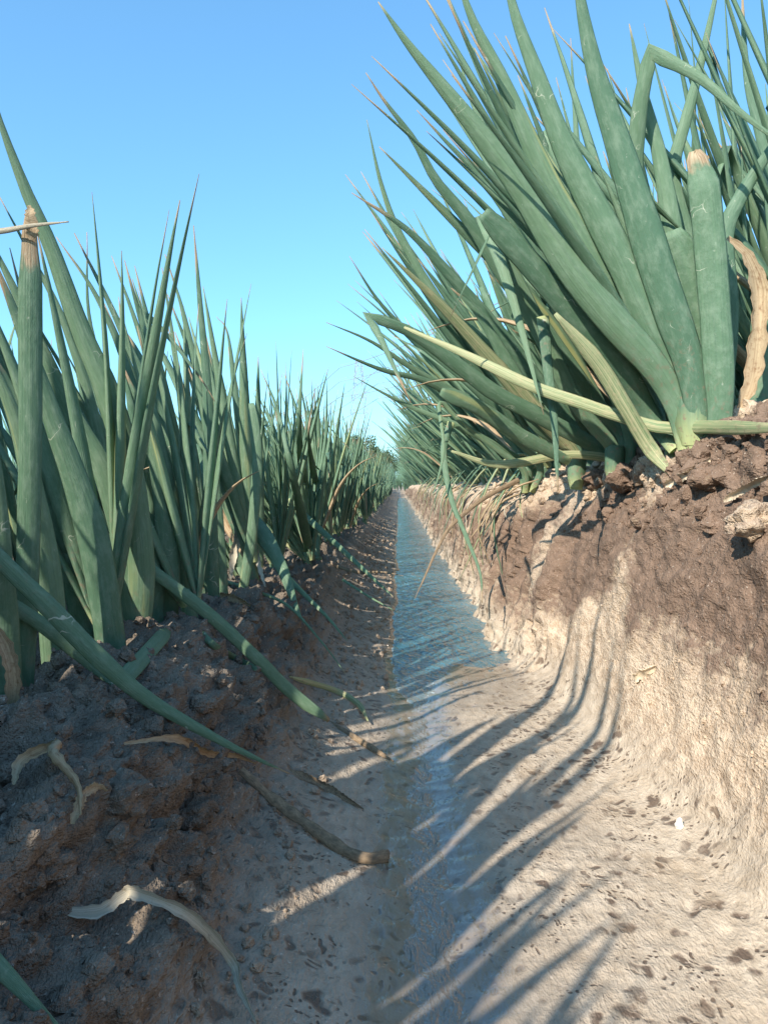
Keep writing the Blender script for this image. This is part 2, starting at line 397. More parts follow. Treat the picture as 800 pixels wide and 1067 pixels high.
tag(water, kind='structure')

# ------------------------------------------------------------------ leaves
def spline(pts, n):
    """Catmull-Rom through pts, n samples; pts a list of Vectors"""
    out = []
    m = len(pts) - 1
    for k in range(n):
        t = k / (n - 1) * m; i = min(int(t), m - 1); f = t - i
        p1, p2 = pts[i], pts[i + 1]
        p0 = pts[i - 1] if i > 0 else p1 * 2 - p2
        p3 = pts[i + 2] if i + 2 <= m else p2 * 2 - p1
        out.append(.5 * ((2 * p1) + (p2 - p0) * f + (2 * p0 - 5 * p1 + 4 * p2 - p3) * f * f + (3 * p1 - p0 - 3 * p2 + p3) * f * f * f))
    return out
def prof_leaf(v):      # width along a whole leaf
    a = .66 + .34 * min(1, v / .25) ** .8
    return a * (1 if v < .45 else max(0.0, (1 - v) / .55) ** .80)
def prof_blunt(v): return (.7 + .3 * min(1, v / .3)) * (1 if v < .93 else .92)
def prof_ribbon(v): return (.35 + .65 * min(1, v / .15)) * (.25 + .75 * min(1, (1 - v) / .25))
def prof_foldend(v): return (.62 + .38 * min(1, v / .3) ** .8) * (1 if v < .9 else 1 - .5 * ((v - .9) / .1) ** 2)
def prof_broken(v): return (.7 + .3 * min(1, v / .3)) * (1 if v < .90 else (1 - .62 * (v - .9) / .1 + .06 * math.sin(v * 150)))
def prof_taper(v): return max(.0, 1 - v) ** .6
PROF = dict(leaf=prof_leaf, blunt=prof_blunt, ribbon=prof_ribbon, taper=prof_taper, foldend=prof_foldend, broken=prof_broken)

def leaf_data(paths, width, flat=.5, prof='leaf', side=None, sides=10, n=22, wob=0.0, seed=0, rag=False, twist=0.0, curl=0.0):
    """paths: list of runs of Vectors; a new run starts at a fold. Returns verts, faces, uvs"""
    rr = random.Random(seed)
    pts, fold = [], []
    tot = sum(sum((b - a).length for a, b in zip(p, p[1:])) for p in paths)
    for pi, p in enumerate(paths):
        L = sum((b - a).length for a, b in zip(p, p[1:]))
        k = max(4, int(n * L / tot))
        s = spline(p, k)
        if pi: s = s[1:]
        pts += s
        fold += [0.0] * (len(s) - 1) + [1.0 if pi < len(paths) - 1 else 0.0]
    N_ = len(pts)
    for i in range(N_):
        if fold[i] == 1.0:
            for j in (i - 1, i + 1):
                if 0 <= j < N_ and fold[j] < .5: fold[j] = .5
    cum = [0]
    for a, b in zip(pts, pts[1:]): cum.append(cum[-1] + (b - a).length)
    verts, faces, uvs = [], [], []
    pf = PROF[prof]
    prev = None
    ph = rr.random() * 6.28
    for i, p in enumerate(pts):
        t = (pts[min(i + 1, N_ - 1)] - pts[max(i - 1, 0)])
        if t.length < 1e-9: t = Vector((0, 0, 1))
        t.normalize()
        v = cum[i] / cum[-1]
        if side is None:
            s = Vector((0, -1, 0)).cross(t) if abs(t.y) < .95 else Vector((1, 0, 0))
        elif callable(side): s = side(p, t)
        else: s = (side - t * side.dot(t))
        if s.length < 1e-6: s = Vector((1, 0, 0))
        s.normalize()
        if prev is not None and s.dot(prev) < 0: s = -s
        if prev is not None and side is None: s = (s * .5 + prev * .5).normalized()
        prev = s.copy()
        if twist: s = Matrix.Rotation(twist * (v - .3), 3, t) @ s
        u = t.cross(s)
        wv = width * .5 * pf(v)
        wv *= 1 + .22 * fold[i]
        fl = flat * (1 - .75 * fold[i])
        if prof == 'foldend': fl *= 1 - .8 * max(0, (v - .75) / .25) ** 1.5
        if prof == 'broken' and v > .9: fl *= .6; p = p + s * (width * .12 * (v - .9) / .1)
        if wob: 
            wv *= 1 + wob * math.sin(v * 19 + ph) * .5 + wob * .4 * math.sin(v * 43 + ph * 2)
            p = p + u * (wob * width * .35 * math.sin(v * 14 + ph)) + s * (wob * width * .3 * math.sin(v * 9 + 2 * ph))
        wv = max(wv, .00035)
        for k in range(sides):
            a = 2 * math.pi * k / sides
            cx, cy = math.cos(a), math.sin(a)
            # a slight keel on one face
            cy = cy * .5 + math.copysign(1 - abs(cx), cy) * .5 if abs(cy) > 1e-6 else 0
            keel = 1
            jw = 1 + (.16 * math.sin(i * 1.9 + ph + (1.3 if cx > 0 else 0)) * abs(cx) if curl else 0)
            jag = 1 + (rr.uniform(-.35, .35) if rag and i > N_ - 4 else 0)
            verts.append(p + s * (cx * wv * jw) + u * (cy * wv * fl * keel + curl * wv * (cx * cx - .4) * (1 + .5 * math.sin(v * 11 + ph))) + (t * (wv * .5 * (jag - 1)) if rag else Vector((0, 0, 0))))
            uvs.append((k / sides if k <= sides / 2 else 1 - k / sides, v * (.85 if prof == 'foldend' else 1)))
    for i in range(N_ - 1):
        for k in range(sides):
            a = i * sides + k; b = i * sides + (k + 1) % sides
            faces.append((a, b, b + sides, a + sides))
    faces.append(tuple(range((N_ - 1) * sides, N_ * sides)))
    return verts, faces, uvs

def facing(p, t):      # broad side of a hero leaf turned towards where the photo saw it from
    return (Vector((0, 0, CAM_Z)) - p).cross(t)

def hero_leaf(parent, pix, d0, d1, wpx, mat='green', prof='leaf', flat=.42, tip_hit=None, name='leaf', label=None, wob=0.03, n=30, sides=14, rag=False, seed=None, ground=False, lift=.0, curl=0.0, twist=0.0, clamp=False, rest=False):
    """pix: list of (px,py) base to tip, or several such lists when the leaf is folded"""
    runs = pix if isinstance(pix[0], list) else [pix]
    allp = [q for r_ in runs for q in r_]
    L = [0.0]
    for a, b in zip(allp, allp[1:]): L.append(L[-1] + math.hypot(b[0] - a[0], b[1] - a[1]))
    if rest:                              # lay the leaf straight, just touching the soil
        for j in range(len(allp) - 1):
            for u_ in range(9):
                g_ = u_ / 8; f = (L[j] * (1 - g_) + L[j + 1] * g_) / L[-1]
                qx_, qy_ = allp[j][0] * (1 - g_) + allp[j + 1][0] * g_, allp[j][1] * (1 - g_) + allp[j + 1][1] * g_
                for dy_ in (-6, 0, 8):
                    if f > .15: d1 = min(d1, (hit(qx_, qy_ + dy_).y - .012 - d0 * (1 - f)) / f)
    paths, i = [], 0
    for r_ in runs:
        pr_ = []
        for q in r_:
            f = L[i] / L[-1]
            if ground: v = hit(q[0], q[1], lift)
            else:
                v = at(q[0], q[1], d0 * (1 - f) + d1 * f)
                h_ = hit(q[0], q[1], .002)
                if h_.y < v.y + .004 and not rest and (f > .25 or clamp): v = hit(q[0], q[1], .010 if clamp else .002)
            pr_.append(v); i += 1
        if paths: pr_[0] = paths[-1][-1].copy()
        paths.append(pr_)
    if parent and not ground and mat in ('green', 'yellow') and name == 'leaf':
        b0, bb = paths[0][0], parent.location
        if (b0 - bb).length < .06: paths[0].insert(0, Vector((bb.x + (b0.x - bb.x) * .5, b0.y * .5 + bb.y * .5, min(b0.z, bb.z) - .022)))
    dm = sum(p.y for r_ in paths for p in r_) / len(allp)
    W = wpx * dm / 800 * ((.80 if allp[0][0] > 400 else .78) if mat == 'green' else 1)
    if seed is None: seed = int(allp[0][0] * 7 + allp[0][1])
    v, f, u = leaf_data(paths, W, flat, prof, facing, sides, n, wob, seed, rag, twist, curl)
    base = parent.location if parent else Vector((0, 0, 0))
    v = [tuple(q - base) for q in v]
    o = mesh_obj(name, v, f, M[mat], parent, uvs=u)
    if label: o['label'] = label
    return o

def stem(parent, r, h, mat, lean=(0, 0), name='stem'):
    v, f, u = leaf_data([[Vector((0, 0, -.02)), Vector((lean[0] * .4, lean[1] * .4, h * .5)), Vector((lean[0], lean[1], h))]], r * 2, .85, 'blunt', Vector((1, 0, 0)), 10, 7)
    o = mesh_obj(name, [tuple(q) for q in v], f, mat, parent, uvs=[(a, b * .10) for a, b in u])
    return o

# ------------------------------------------------------------------ hero plants
BLUNT = 0
def hero_plant(name, base, label, group, leaves, r=.009, h=.012, lean=(0, 0)):
    t = empty(name, base); tag(t, label, 'onion plant', group)
    stem(t, r, h, M['green'], lean)
    for a in leaves: hero_leaf(t, *a[:4], **(a[4] if len(a) > 4 else {}))
    return t
GR, GL = 'green onion plants in the right row', 'green onion plants in the left row'
Y_ = dict(mat='yellow'); DRY = dict(mat='dry', wob=.12, flat=.35); BL = dict(prof='blunt')

hero_plant('onion_plant', at(728, 436, .57), 'biggest onion plant at upper right, broad blue-green leaves fanned out from a yellow base', GR, [
    ([(705, 424), (680, 381), (635, 330), (590, 272), (545, 200), (500, 140), (455, 84), (424, 45), (394, 2)], .57, .50, 37),
    ([(712, 418), (690, 390), (650, 330), (600, 243), (567, 182), (522, 81), (490, 15), (470, -50)], .59, .52, 32),
    ([(718, 418), (680, 345), (648, 275), (615, 210), (585, 148), (560, 80), (535, 10), (520, -60)], .57, .53, 35),
    ([(726, 418), (716, 375), (700, 330), (682, 275), (664, 215), (644, 150), (620, 75), (604, 0), (596, -70)], .56, .52, 39),
    ([(722, 410), (712, 330), (700, 240), (686, 160), (668, 90), (655, 25)], .60, .58, 25),
    ([(733, 420), (728, 375), (718, 300), (700, 240)], .575, .55, 33, dict(prof='foldend')),
    ([(749, 436), (747, 360), (741, 280), (734, 210), (727, 156)], .55, .53, 32, dict(prof='broken', rag=True, label='stout upright leaf with white scuffs, its tip broken off')),
    ([(680, 438), (648, 384), (605, 339), (560, 285), (525, 245), (503, 222)], .60, .54, 25, dict(prof='foldend')),
    ([(736, 212), (733, 190), (729, 172), (724, 156)], .545, .53, 15, dict(mat='dry', prof='ribbon', flat=.3, wob=.3, curl=.5, twist=1, label='torn brown tip of the stout leaf')),
    ([[(690, 330), (663, 230), (664, 130), (677, 54)], [(677, 54), (728, 81), (770, 117), (830, 162)]], .62, .52, 21, dict(prof='leaf', label='leaf snapped over in a sharp bend')),
    ([(676, 466), (650, 423), (620, 375), (578, 327)], .59, .56, 13, dict(mat='yellow', prof='ribbon')),
], r=.019, h=.045)
hero_plant('onion_plant', at(778, 432, .60), 'onion plant at right edge with one curled brown withered leaf', GR, [
    ([(770, 428), (783, 390), (791, 339), (790, 300), (776, 267), (757, 248)], .56, .55, 17, dict(mat='dry', prof='ribbon', wob=.2, flat=.1, curl=.7, twist=.8, label='brown withered leaf curling over at its tip')),
    ([(752, 420), (758, 330), (754, 250), (772, 203), (805, 152), (850, 90)], .60, .58, 23),
    ([(760, 425), (740, 330), (712, 235), (701, 180), (713, 129), (728, 72), (745, -5), (755, -60)], .64, .60, 19),
    ([(790, 425), (790, 330), (775, 270), (745, 220), (720, 180)], .64, .66, 14),
    ([(785, 430), (800, 360), (820, 250), (850, 150)], .60, .58, 24),
    ([(782, 420), (760, 300), (735, 200), (705, 130), (692, 90)], .72, .76, 15),
    ([(795, 425), (812, 330), (800, 180), (778, 80), (772, -20)], .70, .72, 19),
], r=.012)
hero_plant('onion_plant', at(700, 455, .60), 'long yellowed onion leaf lying flat over the edge of the clods on the right bank', GR, [
    ([(850, 452), (800, 453), (740, 451), (686, 445), (640, 432), (605, 420), (553, 402), (482, 368), (421, 341)], .54, .66, 13, dict(mat='yellow', prof='ribbon', clamp=True, label='long yellow leaf')),
], r=.006, h=.01)
hero_plant('onion_plant', at(640, 478, .70), 'onion plant just left of the biggest one, long leaves with pale withered tips', GR, [
    ([(650, 455), (620, 420), (570, 350), (520, 280), (490, 232), (454, 188), (431, 146), (400, 105), (381, 76)], .72, .62, 21),
    ([(640, 460), (580, 350), (522, 280), (486, 244), (437, 195), (395, 153)], .74, .64, 20),
    ([(655, 450), (610, 350), (560, 270), (509, 195), (463, 146), (434, 115)], .70, .64, 16),
    ([(660, 440), (620, 330), (580, 240), (545, 190), (519, 156), (493, 110), (475, 50)], .72, .70, 18),
    ([[(640, 470), (600, 420), (560, 340), (520, 260), (503, 224)], [(503, 224), (527, 290), (546, 355), (566, 432)]], .70, .60, 21, dict(label='leaf folded back with its tip hanging down')),
    ([(565, 330), (570, 380), (577, 440), (581, 512)], .64, .62, 16, dict(prof='taper')),
    ([(660, 440), (640, 340), (607, 200), (598, 110), (594, 40)], .74, .74, 14),
    ([(665, 440), (640, 300), (610, 200), (579, 81)], .76, .74, 12),
])
hero_plant('onion_plant', at(600, 488, .80), 'onion plant on the right bank lip with a sharply kinked leaf over the furrow', GR, [
    ([[(640, 480), (570, 438), (519, 412), (482, 385), (431, 348), (382, 328)], [(382, 328), (396, 352), (410, 382), (428, 420)]], .78, .66, 20, dict(label='leaf kinked into a hook at its end')),
    ([(600, 478), (560, 430), (499, 361), (465, 324), (431, 290), (398, 258)], .80, .68, 15, dict(mat='yellow')),
    ([(593, 481), (539, 452), (499, 425), (459, 408)], .74, .68, 19, dict(prof='foldend')),
    ([(610, 470), (530, 360), (463, 280), (421, 237), (366, 201)], .84, .74, 18),
    ([(610, 470), (540, 380), (470, 330), (421, 253), (398, 195), (382, 125)], .88, .78, 16),
    ([(690, 486), (640, 478), (590, 474), (520, 484), (470, 470)], .78, .74, 9, dict(mat='yellow', prof='ribbon')),
    ([(600, 470), (560, 440), (540, 400), (500, 330), (470, 300)], .80, .75, 20),
])
hero_plant('onion_plant', at(548, 496, 1.02), 'onion plant over the water whose thin dark leaf tips reach farthest left', GR, [
    ([(560, 480), (500, 430), (445, 398), (397, 385), (340, 361)], 1.0, .85, 10),
    ([(560, 480), (490, 420), (431, 385), (387, 356), (340, 336)], 1.02, .88, 9),
    ([(560, 480), (500, 410), (440, 360), (397, 317), (364, 267)], 1.05, .92, 10),
    ([(555, 490), (490, 450), (430, 425), (400, 410), (368, 392)], 1.05, .95, 8),
    ([(470, 440), (462, 470), (470, 520), (486, 560), (500, 597), (502, 628)], .98, .90, 10, dict(prof='taper', label='leaf drooping down the bank into the furrow')),
    ([(540, 500), (503, 520), (470, 548), (456, 571), (443, 600), (432, 624)], 1.0, .86, 6, dict(mat='muddy', prof='taper')),
    ([(545, 490), (520, 470), (480, 440), (458, 420), (462, 470), (450, 520)], 1.0, .92, 8, dict(prof='taper')),
])
# left row
hero_plant('onion_plant', at(30, 752, .40), 'onion plant at left edge with a tall straight leaf broken at a brown tip', GL, [
    ([(24, 750), (28, 650), (30, 575), (32, 458), (32, 316), (34, 226)], .38, .36, 25, dict(prof='broken', label='straight leaf with snapped brown top')),
    ([(-40, 243), (0, 241), (36, 235), (72, 231)], .355, .355, 8, dict(mat='pale', prof='taper', flat=.5)),
    ([(33, 250), (34, 232), (30, 214)], .358, .358, 11, dict(mat='dry', prof='ribbon', flat=.3, curl=.4, wob=.2)),
    ([(10, 745), (2, 640), (-3, 520), (-14, 400)], .36, .33, 34),
    ([(60, 745), (50, 600), (20, 450), (-30, 330)], .42, .38, 30),
    ([(3, 776), (14, 720), (8, 680), (-12, 640)], .33, .32, 15, dict(mat='dry', prof='ribbon', wob=.1, flat=.1, curl=.5)),
    ([(30, 740), (-10, 620), (-30, 560), (-60, 500)], .40, .36, 30),
], r=.009)
hero_plant('onion_plant', at(110, 728, .47), 'onion plant near left edge with broad dark leaves rising to the upper left corner', GL, [
    ([(140, 690), (148, 600), (140, 520), (128, 460), (111, 404), (84, 343), (54, 259), (27, 198), (0, 125), (-14, 70)], .50, .42, 34),
    ([(120, 720), (118, 683), (101, 575), (81, 507), (57, 440), (20, 336), (-10, 260)], .45, .40, 36),
    ([(145, 700), (142, 642), (128, 558), (108, 490), (78, 437), (47, 370), (10, 290), (-20, 230)], .50, .45, 29),
    ([(100, 725), (85, 640), (60, 540), (40, 470), (10, 400), (-20, 350)], .48, .45, 26),
    ([(130, 700), (120, 560), (100, 440), (67, 336), (34, 269), (0, 205)], .54, .50, 17),
    ([(98, 742), (122, 715), (147, 688), (176, 656)], .46, .49, 17, dict(prof='foldend', flat=.2)),
], r=.010)
hero_plant('onion_plant', at(60, 745, .42), 'onion leaf of heavy thick tube arching down to the soil at lower left', GL, [
    ([(-30, 545), (0, 582), (51, 632), (101, 683), (152, 727), (219, 766), (265, 789), (302, 806)], .33, .43, 25, dict(rest=True, label='thick leaf fallen over onto the soil', prof='leaf')),
    ([(-30, 598), (0, 622), (51, 656), (111, 706), (150, 730)], .36, .40, 20),
], r=.008, h=.01)
hero_plant('onion_plant', at(170, 700, .56), 'onion plant in left row with two split tips bending together above the others', GL, [
    ([(200, 670), (190, 580), (175, 500), (152, 404), (135, 363), (111, 309), (78, 243)], .58, .54, 17),
    ([(185, 680), (172, 520), (135, 390), (101, 309), (59, 247)], .60, .56, 15),
    ([(175, 690), (165, 560), (130, 450), (95, 340), (91, 242)], .62, .60, 11),
    ([(160, 695), (158, 600), (130, 480), (105, 390), (70, 330)], .55, .53, 24),
    ([(190, 690), (196, 580), (180, 470), (150, 380), (120, 330)], .60, .58, 20),
    ([(165, 700), (175, 620), (172, 540), (155, 450), (128, 380)], .56, .54, 26),
])
hero_plant('onion_plant', at(230, 668, .66), 'left row onion plant with a bleached folded leaf and one tall needle tip', GL, [
    ([[(190, 660), (176, 560), (165, 460), (162, 387), (147, 323)], [(147, 323), (175, 350), (209, 394), (225, 420)]], .60, .58, 15, dict(label='leaf folded at its top, outer half bleached')),
    ([(226, 660), (222, 600), (218, 470), (216, 404), (209, 319), (202, 235)], .66, .64, 15),
    ([(235, 660), (225, 520), (212, 420), (192, 329), (172, 265)], .68, .66, 13),
    ([(225, 660), (205, 520), (190, 420), (180, 350), (169, 279)], .70, .68, 11),
    ([(205, 655), (200, 560), (195, 480), (185, 400), (178, 370)], .60, .60, 18),
    ([(245, 660), (262, 560), (268, 480), (262, 420)], .72, .72, 14, dict(prof='foldend')),
])
hero_plant('onion_plant', at(118, 640, .60), 'onion leaf running long and straight from the left row down across the bare bank', GL, [
    ([(112, 558), (169, 602), (219, 641), (270, 688), (300, 718), (342, 752)], .52, .60, 17, dict(rest=True, prof='broken')),
    ([(342, 751), (370, 772), (410, 796)], .60, .56, 6, dict(mat='muddy', prof='ribbon', wob=.15)),
    ([(300, 709), (348, 724), (372, 738), (382, 756)], .60, .58, 6, dict(mat='yellow', prof='ribbon', ground=True, lift=.004)),
    ([(192, 637), (219, 670), (245, 688), (267, 700)], .58, .58, 9, dict(mat='green', prof='foldend')),
], r=.008, h=.01)
hero_plant('onion_plant', at(262, 640, .84), 'left row onion plant with one wide leaf flopped forward onto the bank', GL, [
    ([(225, 500), (240, 520), (273, 556), (294, 592), (309, 634), (318, 652)], .86, .74, 24),
    ([(285, 585), (310, 612), (340, 642), (362, 668)], .84, .74, 9, dict(prof='taper')),
    ([(219, 601), (260, 614), (300, 631), (336, 670), (360, 702)], .76, .66, 6, dict(mat='green', prof='taper')),
    ([(268, 620), (262, 520), (248, 430), (238, 350), (226, 330)], .90, .88, 14),
    ([(255, 620), (240, 500), (228, 420), (215, 350)], .88, .86, 16),
    ([(252, 528), (247, 560), (243, 585), (240, 604)], .80, .78, 8, dict(mat='pale', prof='ribbon', wob=.2, flat=.12, curl=.6)),
    ([(258, 536), (266, 570), (270, 590), (275, 612)], .80, .78, 5, dict(mat='pale', prof='ribbon', wob=.2, flat=.12, curl=.6)),
])
hero_plant('onion_plant', at(330, 588, 1.25), 'onion plant in left row whose narrow leaf trails down to the water edge', GL, [
    ([(300, 522), (315, 535), (348, 565), (387, 601), (411, 623)], 1.2, .95, 11, dict(prof='taper')),
    ([(357, 604), (385, 622), (414, 638)], .95, .88, 4, dict(prof='taper')),
    ([(320, 590), (318, 520), (312, 450), (316, 364)], 1.25, 1.2, 10),
    ([(326, 590), (306, 500), (290, 430), (272, 385)], 1.25, 1.2, 11),
    ([(330, 590), (330, 520), (322, 460), (325, 425)], 1.3, 1.28, 9),
    ([(350, 590), (372, 596), (398, 596), (420, 600)], 1.1, .98, 4, dict(mat='muddy', prof='taper')),
])
hero_plant('onion_plant', at(-20, 1010, .22), 'single short onion leaf poking in at the bottom left corner', GL, [
    ([(-70, 940), (-30, 980), (10, 1018), (45, 1055), (80, 1090)], .20, .19, 36, dict(prof='leaf', flat=.4)),
], r=.005, h=.005)

# ------------------------------------------------------------------ generated plants
def gen_leaf(rr, lean, spread, phi, L, W, old=False):
    """local path of one leaf, base at origin"""
    a = phi; sp = spread
    d = Vector((lean[0] + math.cos(a) * sp, lean[1] + math.sin(a) * sp * .7, 1.0)).normalized()
    p = Vector((math.cos(a) * .006, math.sin(a) * .006, .02)); pts = [p.copy()]
    droop = rr.uniform(-.02, .16) if not old else rr.uniform(.3, 1.2)
    bend = Vector((rr.uniform(-.1, .1), rr.uniform(-.1, .1), 0))
    for k in range(6):
        p = p + d * (L / 6); pts.append(p.copy())
        d = (d + Vector((0, 0, -droop * .35 * (1 if k > 1 else .3))) + bend * .25).normalized()
    return pts
def make_proto(name, seed, lean, nl, Lr, mode, W=.0132, tidy=False):
    rr = random.Random(seed); t = empty(name, (0, 0, -5))
    parts = []
    ax = rr.uniform(0, 3.14)
    for k in range(nl):
        phi = ax + (0 if k % 2 else math.pi) + rr.uniform(-.5, .5)
        inner = 1 - k / nl
        L = rr.uniform(*Lr) * (1 - .15 * (1 - inner)); old = (k == nl - 1 and rr.random() < .75 and not tidy)
        pts = gen_leaf(rr, (lean[0] + rr.uniform(-.12, .12), lean[1] + rr.uniform(-.12, .12)), .12 + .38 * (1 - inner) * (1.0 if not old else 1.5), phi, L * (1 if not old else .8), W, old)
        mat = 'green'
        if old: mat = rr.choice(['yellow', 'dry', 'green', 'green'])
        runs = [pts]; pf = 'leaf'
        q = rr.random()
        if q < .10:           # folded
            e = pts[4]; dn = Vector((rr.uniform(-.6, .6), rr.uniform(-.6, .6), -rr.uniform(.2, 1))).normalized()
            runs = [pts[:5], [e, e + dn * L * .12, e + dn * L * .25]]
        elif q < .15: pf = 'foldend'; runs = [pts[:5]]
        w = W * rr.uniform(.7, 1.2)
        parts.append((mat, leaf_data(runs, w, rr.uniform(.4, .7), pf, Vector((math.cos(phi + 1.57), math.sin(phi + 1.57), 0)), 8 if mode == 'parts' else 6, 16 if mode == 'parts' else 10, .03, seed * 50 + k)))
    sv = leaf_data([[Vector((0, 0, -.03)), Vector((0, 0, .0)), Vector((lean[0] * .02, lean[1] * .02, .035))]], W * 1.0, .9, 'blunt', Vector((1, 0, 0)), 8, 5)
    if mode == 'parts':
        mesh_obj('stem', [tuple(q) for q in sv[0]], sv[1], M['green'], t, uvs=[(a, b * .1) for a, b in sv[2]])
        for mat, (v, f, u) in parts: mesh_obj('leaf', [tuple(q) for q in v], f, M[mat], t, uvs=u)
        return t
    bpy.data.objects.remove(t)
    V, F, U, MI = [], [], [], []
    mats = ['green', 'yellow', 'dry']
    for mat, (v, f, u) in parts + [('green', (sv[0], sv[1], [(a, b * .1) for a, b in sv[2]]))]:
        o = len(V); V += [tuple(q) for q in v]; F += [tuple(i + o for i in q) for q in f]; U += u; MI += [mats.index(mat)] * len(f)
    o = mesh_obj(name, V, F, M['green'], uvs=U)
    o.data.materials.append(M['yellow']); o.data.materials.append(M['dry']); o.data.polygons.foreach_set('material_index', MI)
    return o

def copy_tree(o):
    r = o.copy(); C.objects.link(r)
    for ch in o.children:
        c = ch.copy(); C.objects.link(c); c.parent = r
    return r
bands = {
 'left': ['upright green onion plant in the dense nearer part of the left row', 'small distant green onion plant in the far left row'],
 'right': ['green onion plant leaning over the water in the nearer right row', 'small distant green onion plant on the far right bank'],
 'left2': ['green onion plant in the next row behind the left row', 'distant green onion plant behind the far left row'],
 'right2': ['green onion plant in the next row behind the right bank plants', 'distant green onion plant behind the far right row']}
count = 0
def build_row(key, x_of, y0, y1, step, lean, Lr, group, seed, sy=1.0, skip=None):
    global count
    P1 = [make_proto('onion_plant', seed + i, lean, 12 + i % 3, Lr, 'parts') for i in range(8)]
    P2_ = [make_proto('onion_plant', seed + 40 + i, lean, 12 + i % 2, Lr, 'one') for i in range(6)]
    used = set(); y = y0; k = 0
    rr = random.Random(seed)
    while y < y1:
        far = y > 3.2
        pool = P2_ if far else P1
        i = rr.randrange(len(pool)); src = pool[i]
        if (far, i) in used: o = copy_tree(src)
        else: o = src; used.add((far, i))
        xx = x_of(y) + rr.uniform(-.022, .022)
        o.location = (xx, y, ground_z(xx, y) - .004)
        s = rr.uniform(.82, 1.12) * ((.82 + .18 * min(1, max(0, (y - .6) * 1.2))) if key == 'left' else (.86 if key == 'left2' else 1))
        o.scale = (s, s, s * rr.uniform(.92, 1.06)); o.rotation_euler = (rr.uniform(-.07, .07), rr.uniform(-.07, .07), rr.uniform(-.5, .5))
        tag(o, bands[key][1 if far else 0], 'onion plant', group + (' far off' if far else ''))
        count += 1; k += 1
        y += step * rr.uniform(.7, 1.3) * (1 if not far else 1.12)
    for i, p in enumerate(P1):
        if (False, i) not in used:
            for c in list(p.children): bpy.data.objects.remove(c)
            bpy.data.objects.remove(p)
    for i, p in enumerate(P2_):
        if (True, i) not in used: bpy.data.objects.remove(p)
def lx(y): return -.165 + .03 * min(1, max(0, (y - .8) / 2.0))
def rx(y): return .235 - .01 * min(1, y / 3)
build_row('left', lx, .46, 8.3, .078, (-.22, -.04), (.23, .345), 'green onion plants in the left row', 120)
build_row('right', rx, .60, 8.3, .085, (-.62, -.10), (.30, .46), 'green onion plants in the right row', 300)
build_row('right', lambda y: .315, .66, 2.4, .085, (-.55, -.08), (.32, .48), 'green onion plants in the right row', 800)
build_row('left2', lambda y: -.30, .45, 2.6, .10, (-.22, -.02), (.26, .37), 'green onion plants in the second left row', 500)
build_row('right2', lambda y: .40 + .06 * math.sin(y * 40), .60, 3.0, .062, (-.40, -.02), (.34, .52), 'green onion plants in the second right row', 700)
# unseen plants added beside and behind the camera to shade the left bank
def extra(pts, lean, Lr, seed):
    rr = random.Random(seed)
    for i, (a, b, s) in enumerate(pts):
        o = make_proto('onion_plant', seed + i, lean, 6, Lr, 'parts', .025, True)
        o.location = (a, b, ground_z(a, b) - .004); o.scale = (s, s, s)
        tag(o, 'green onion plant added beside the camera, outside the picture, to shade the left bank', 'onion plant', 'green onion plants in the left row')
extra([(-.19 - .03 * (i % 2), .20 - .06 * i, .84 if i > 5 else .90) for i in range(15)] + [(-.25, .16 - .10 * i, .95) for i in range(7)] + [(-.35 - .05 * (i % 2), .38 - .10 * i, 1.35) for i in range(9)] + [(-.47, .56 - .17 * i, 1.4) for i in range(8)], (-.16, .0), (.27, .36), 900)
for i, (a, b, h_) in enumerate([(-.185, .17, .52), (-.20, .05, .55)]):  # unseen tall plants added to cast leaf shadows up the right bank
    t = empty('onion_plant', (a, b, ground_z(a, b) - .004)); rr = random.Random(60 + i)
    tag(t, 'tall green onion plant added beside the camera, outside the picture, to cast leaf shadows', 'onion plant', 'green onion plants in the left row')
    stem(t, .009, .04, M['green'])
    for k in range(3):
        a_ = Vector((rr.uniform(-.005, .005), 0, .01)); tp = Vector((-.02 + rr.uniform(-.05, .04), (k - 1) * .06 + rr.uniform(-.01, .01), h_ * rr.uniform(.85, 1)))
        v, f, u = leaf_data([[a_, a_.lerp(tp, .35) + Vector((0, -.004 * (k - 1.5), 0)), a_.lerp(tp, .7), tp]], .026, .5, 'leaf', Vector((0, 1, 0)), 10, 18)
        mesh_obj('leaf', [tuple(q) for q in v], f, M['green'], t, uvs=u)
print('plants', count)

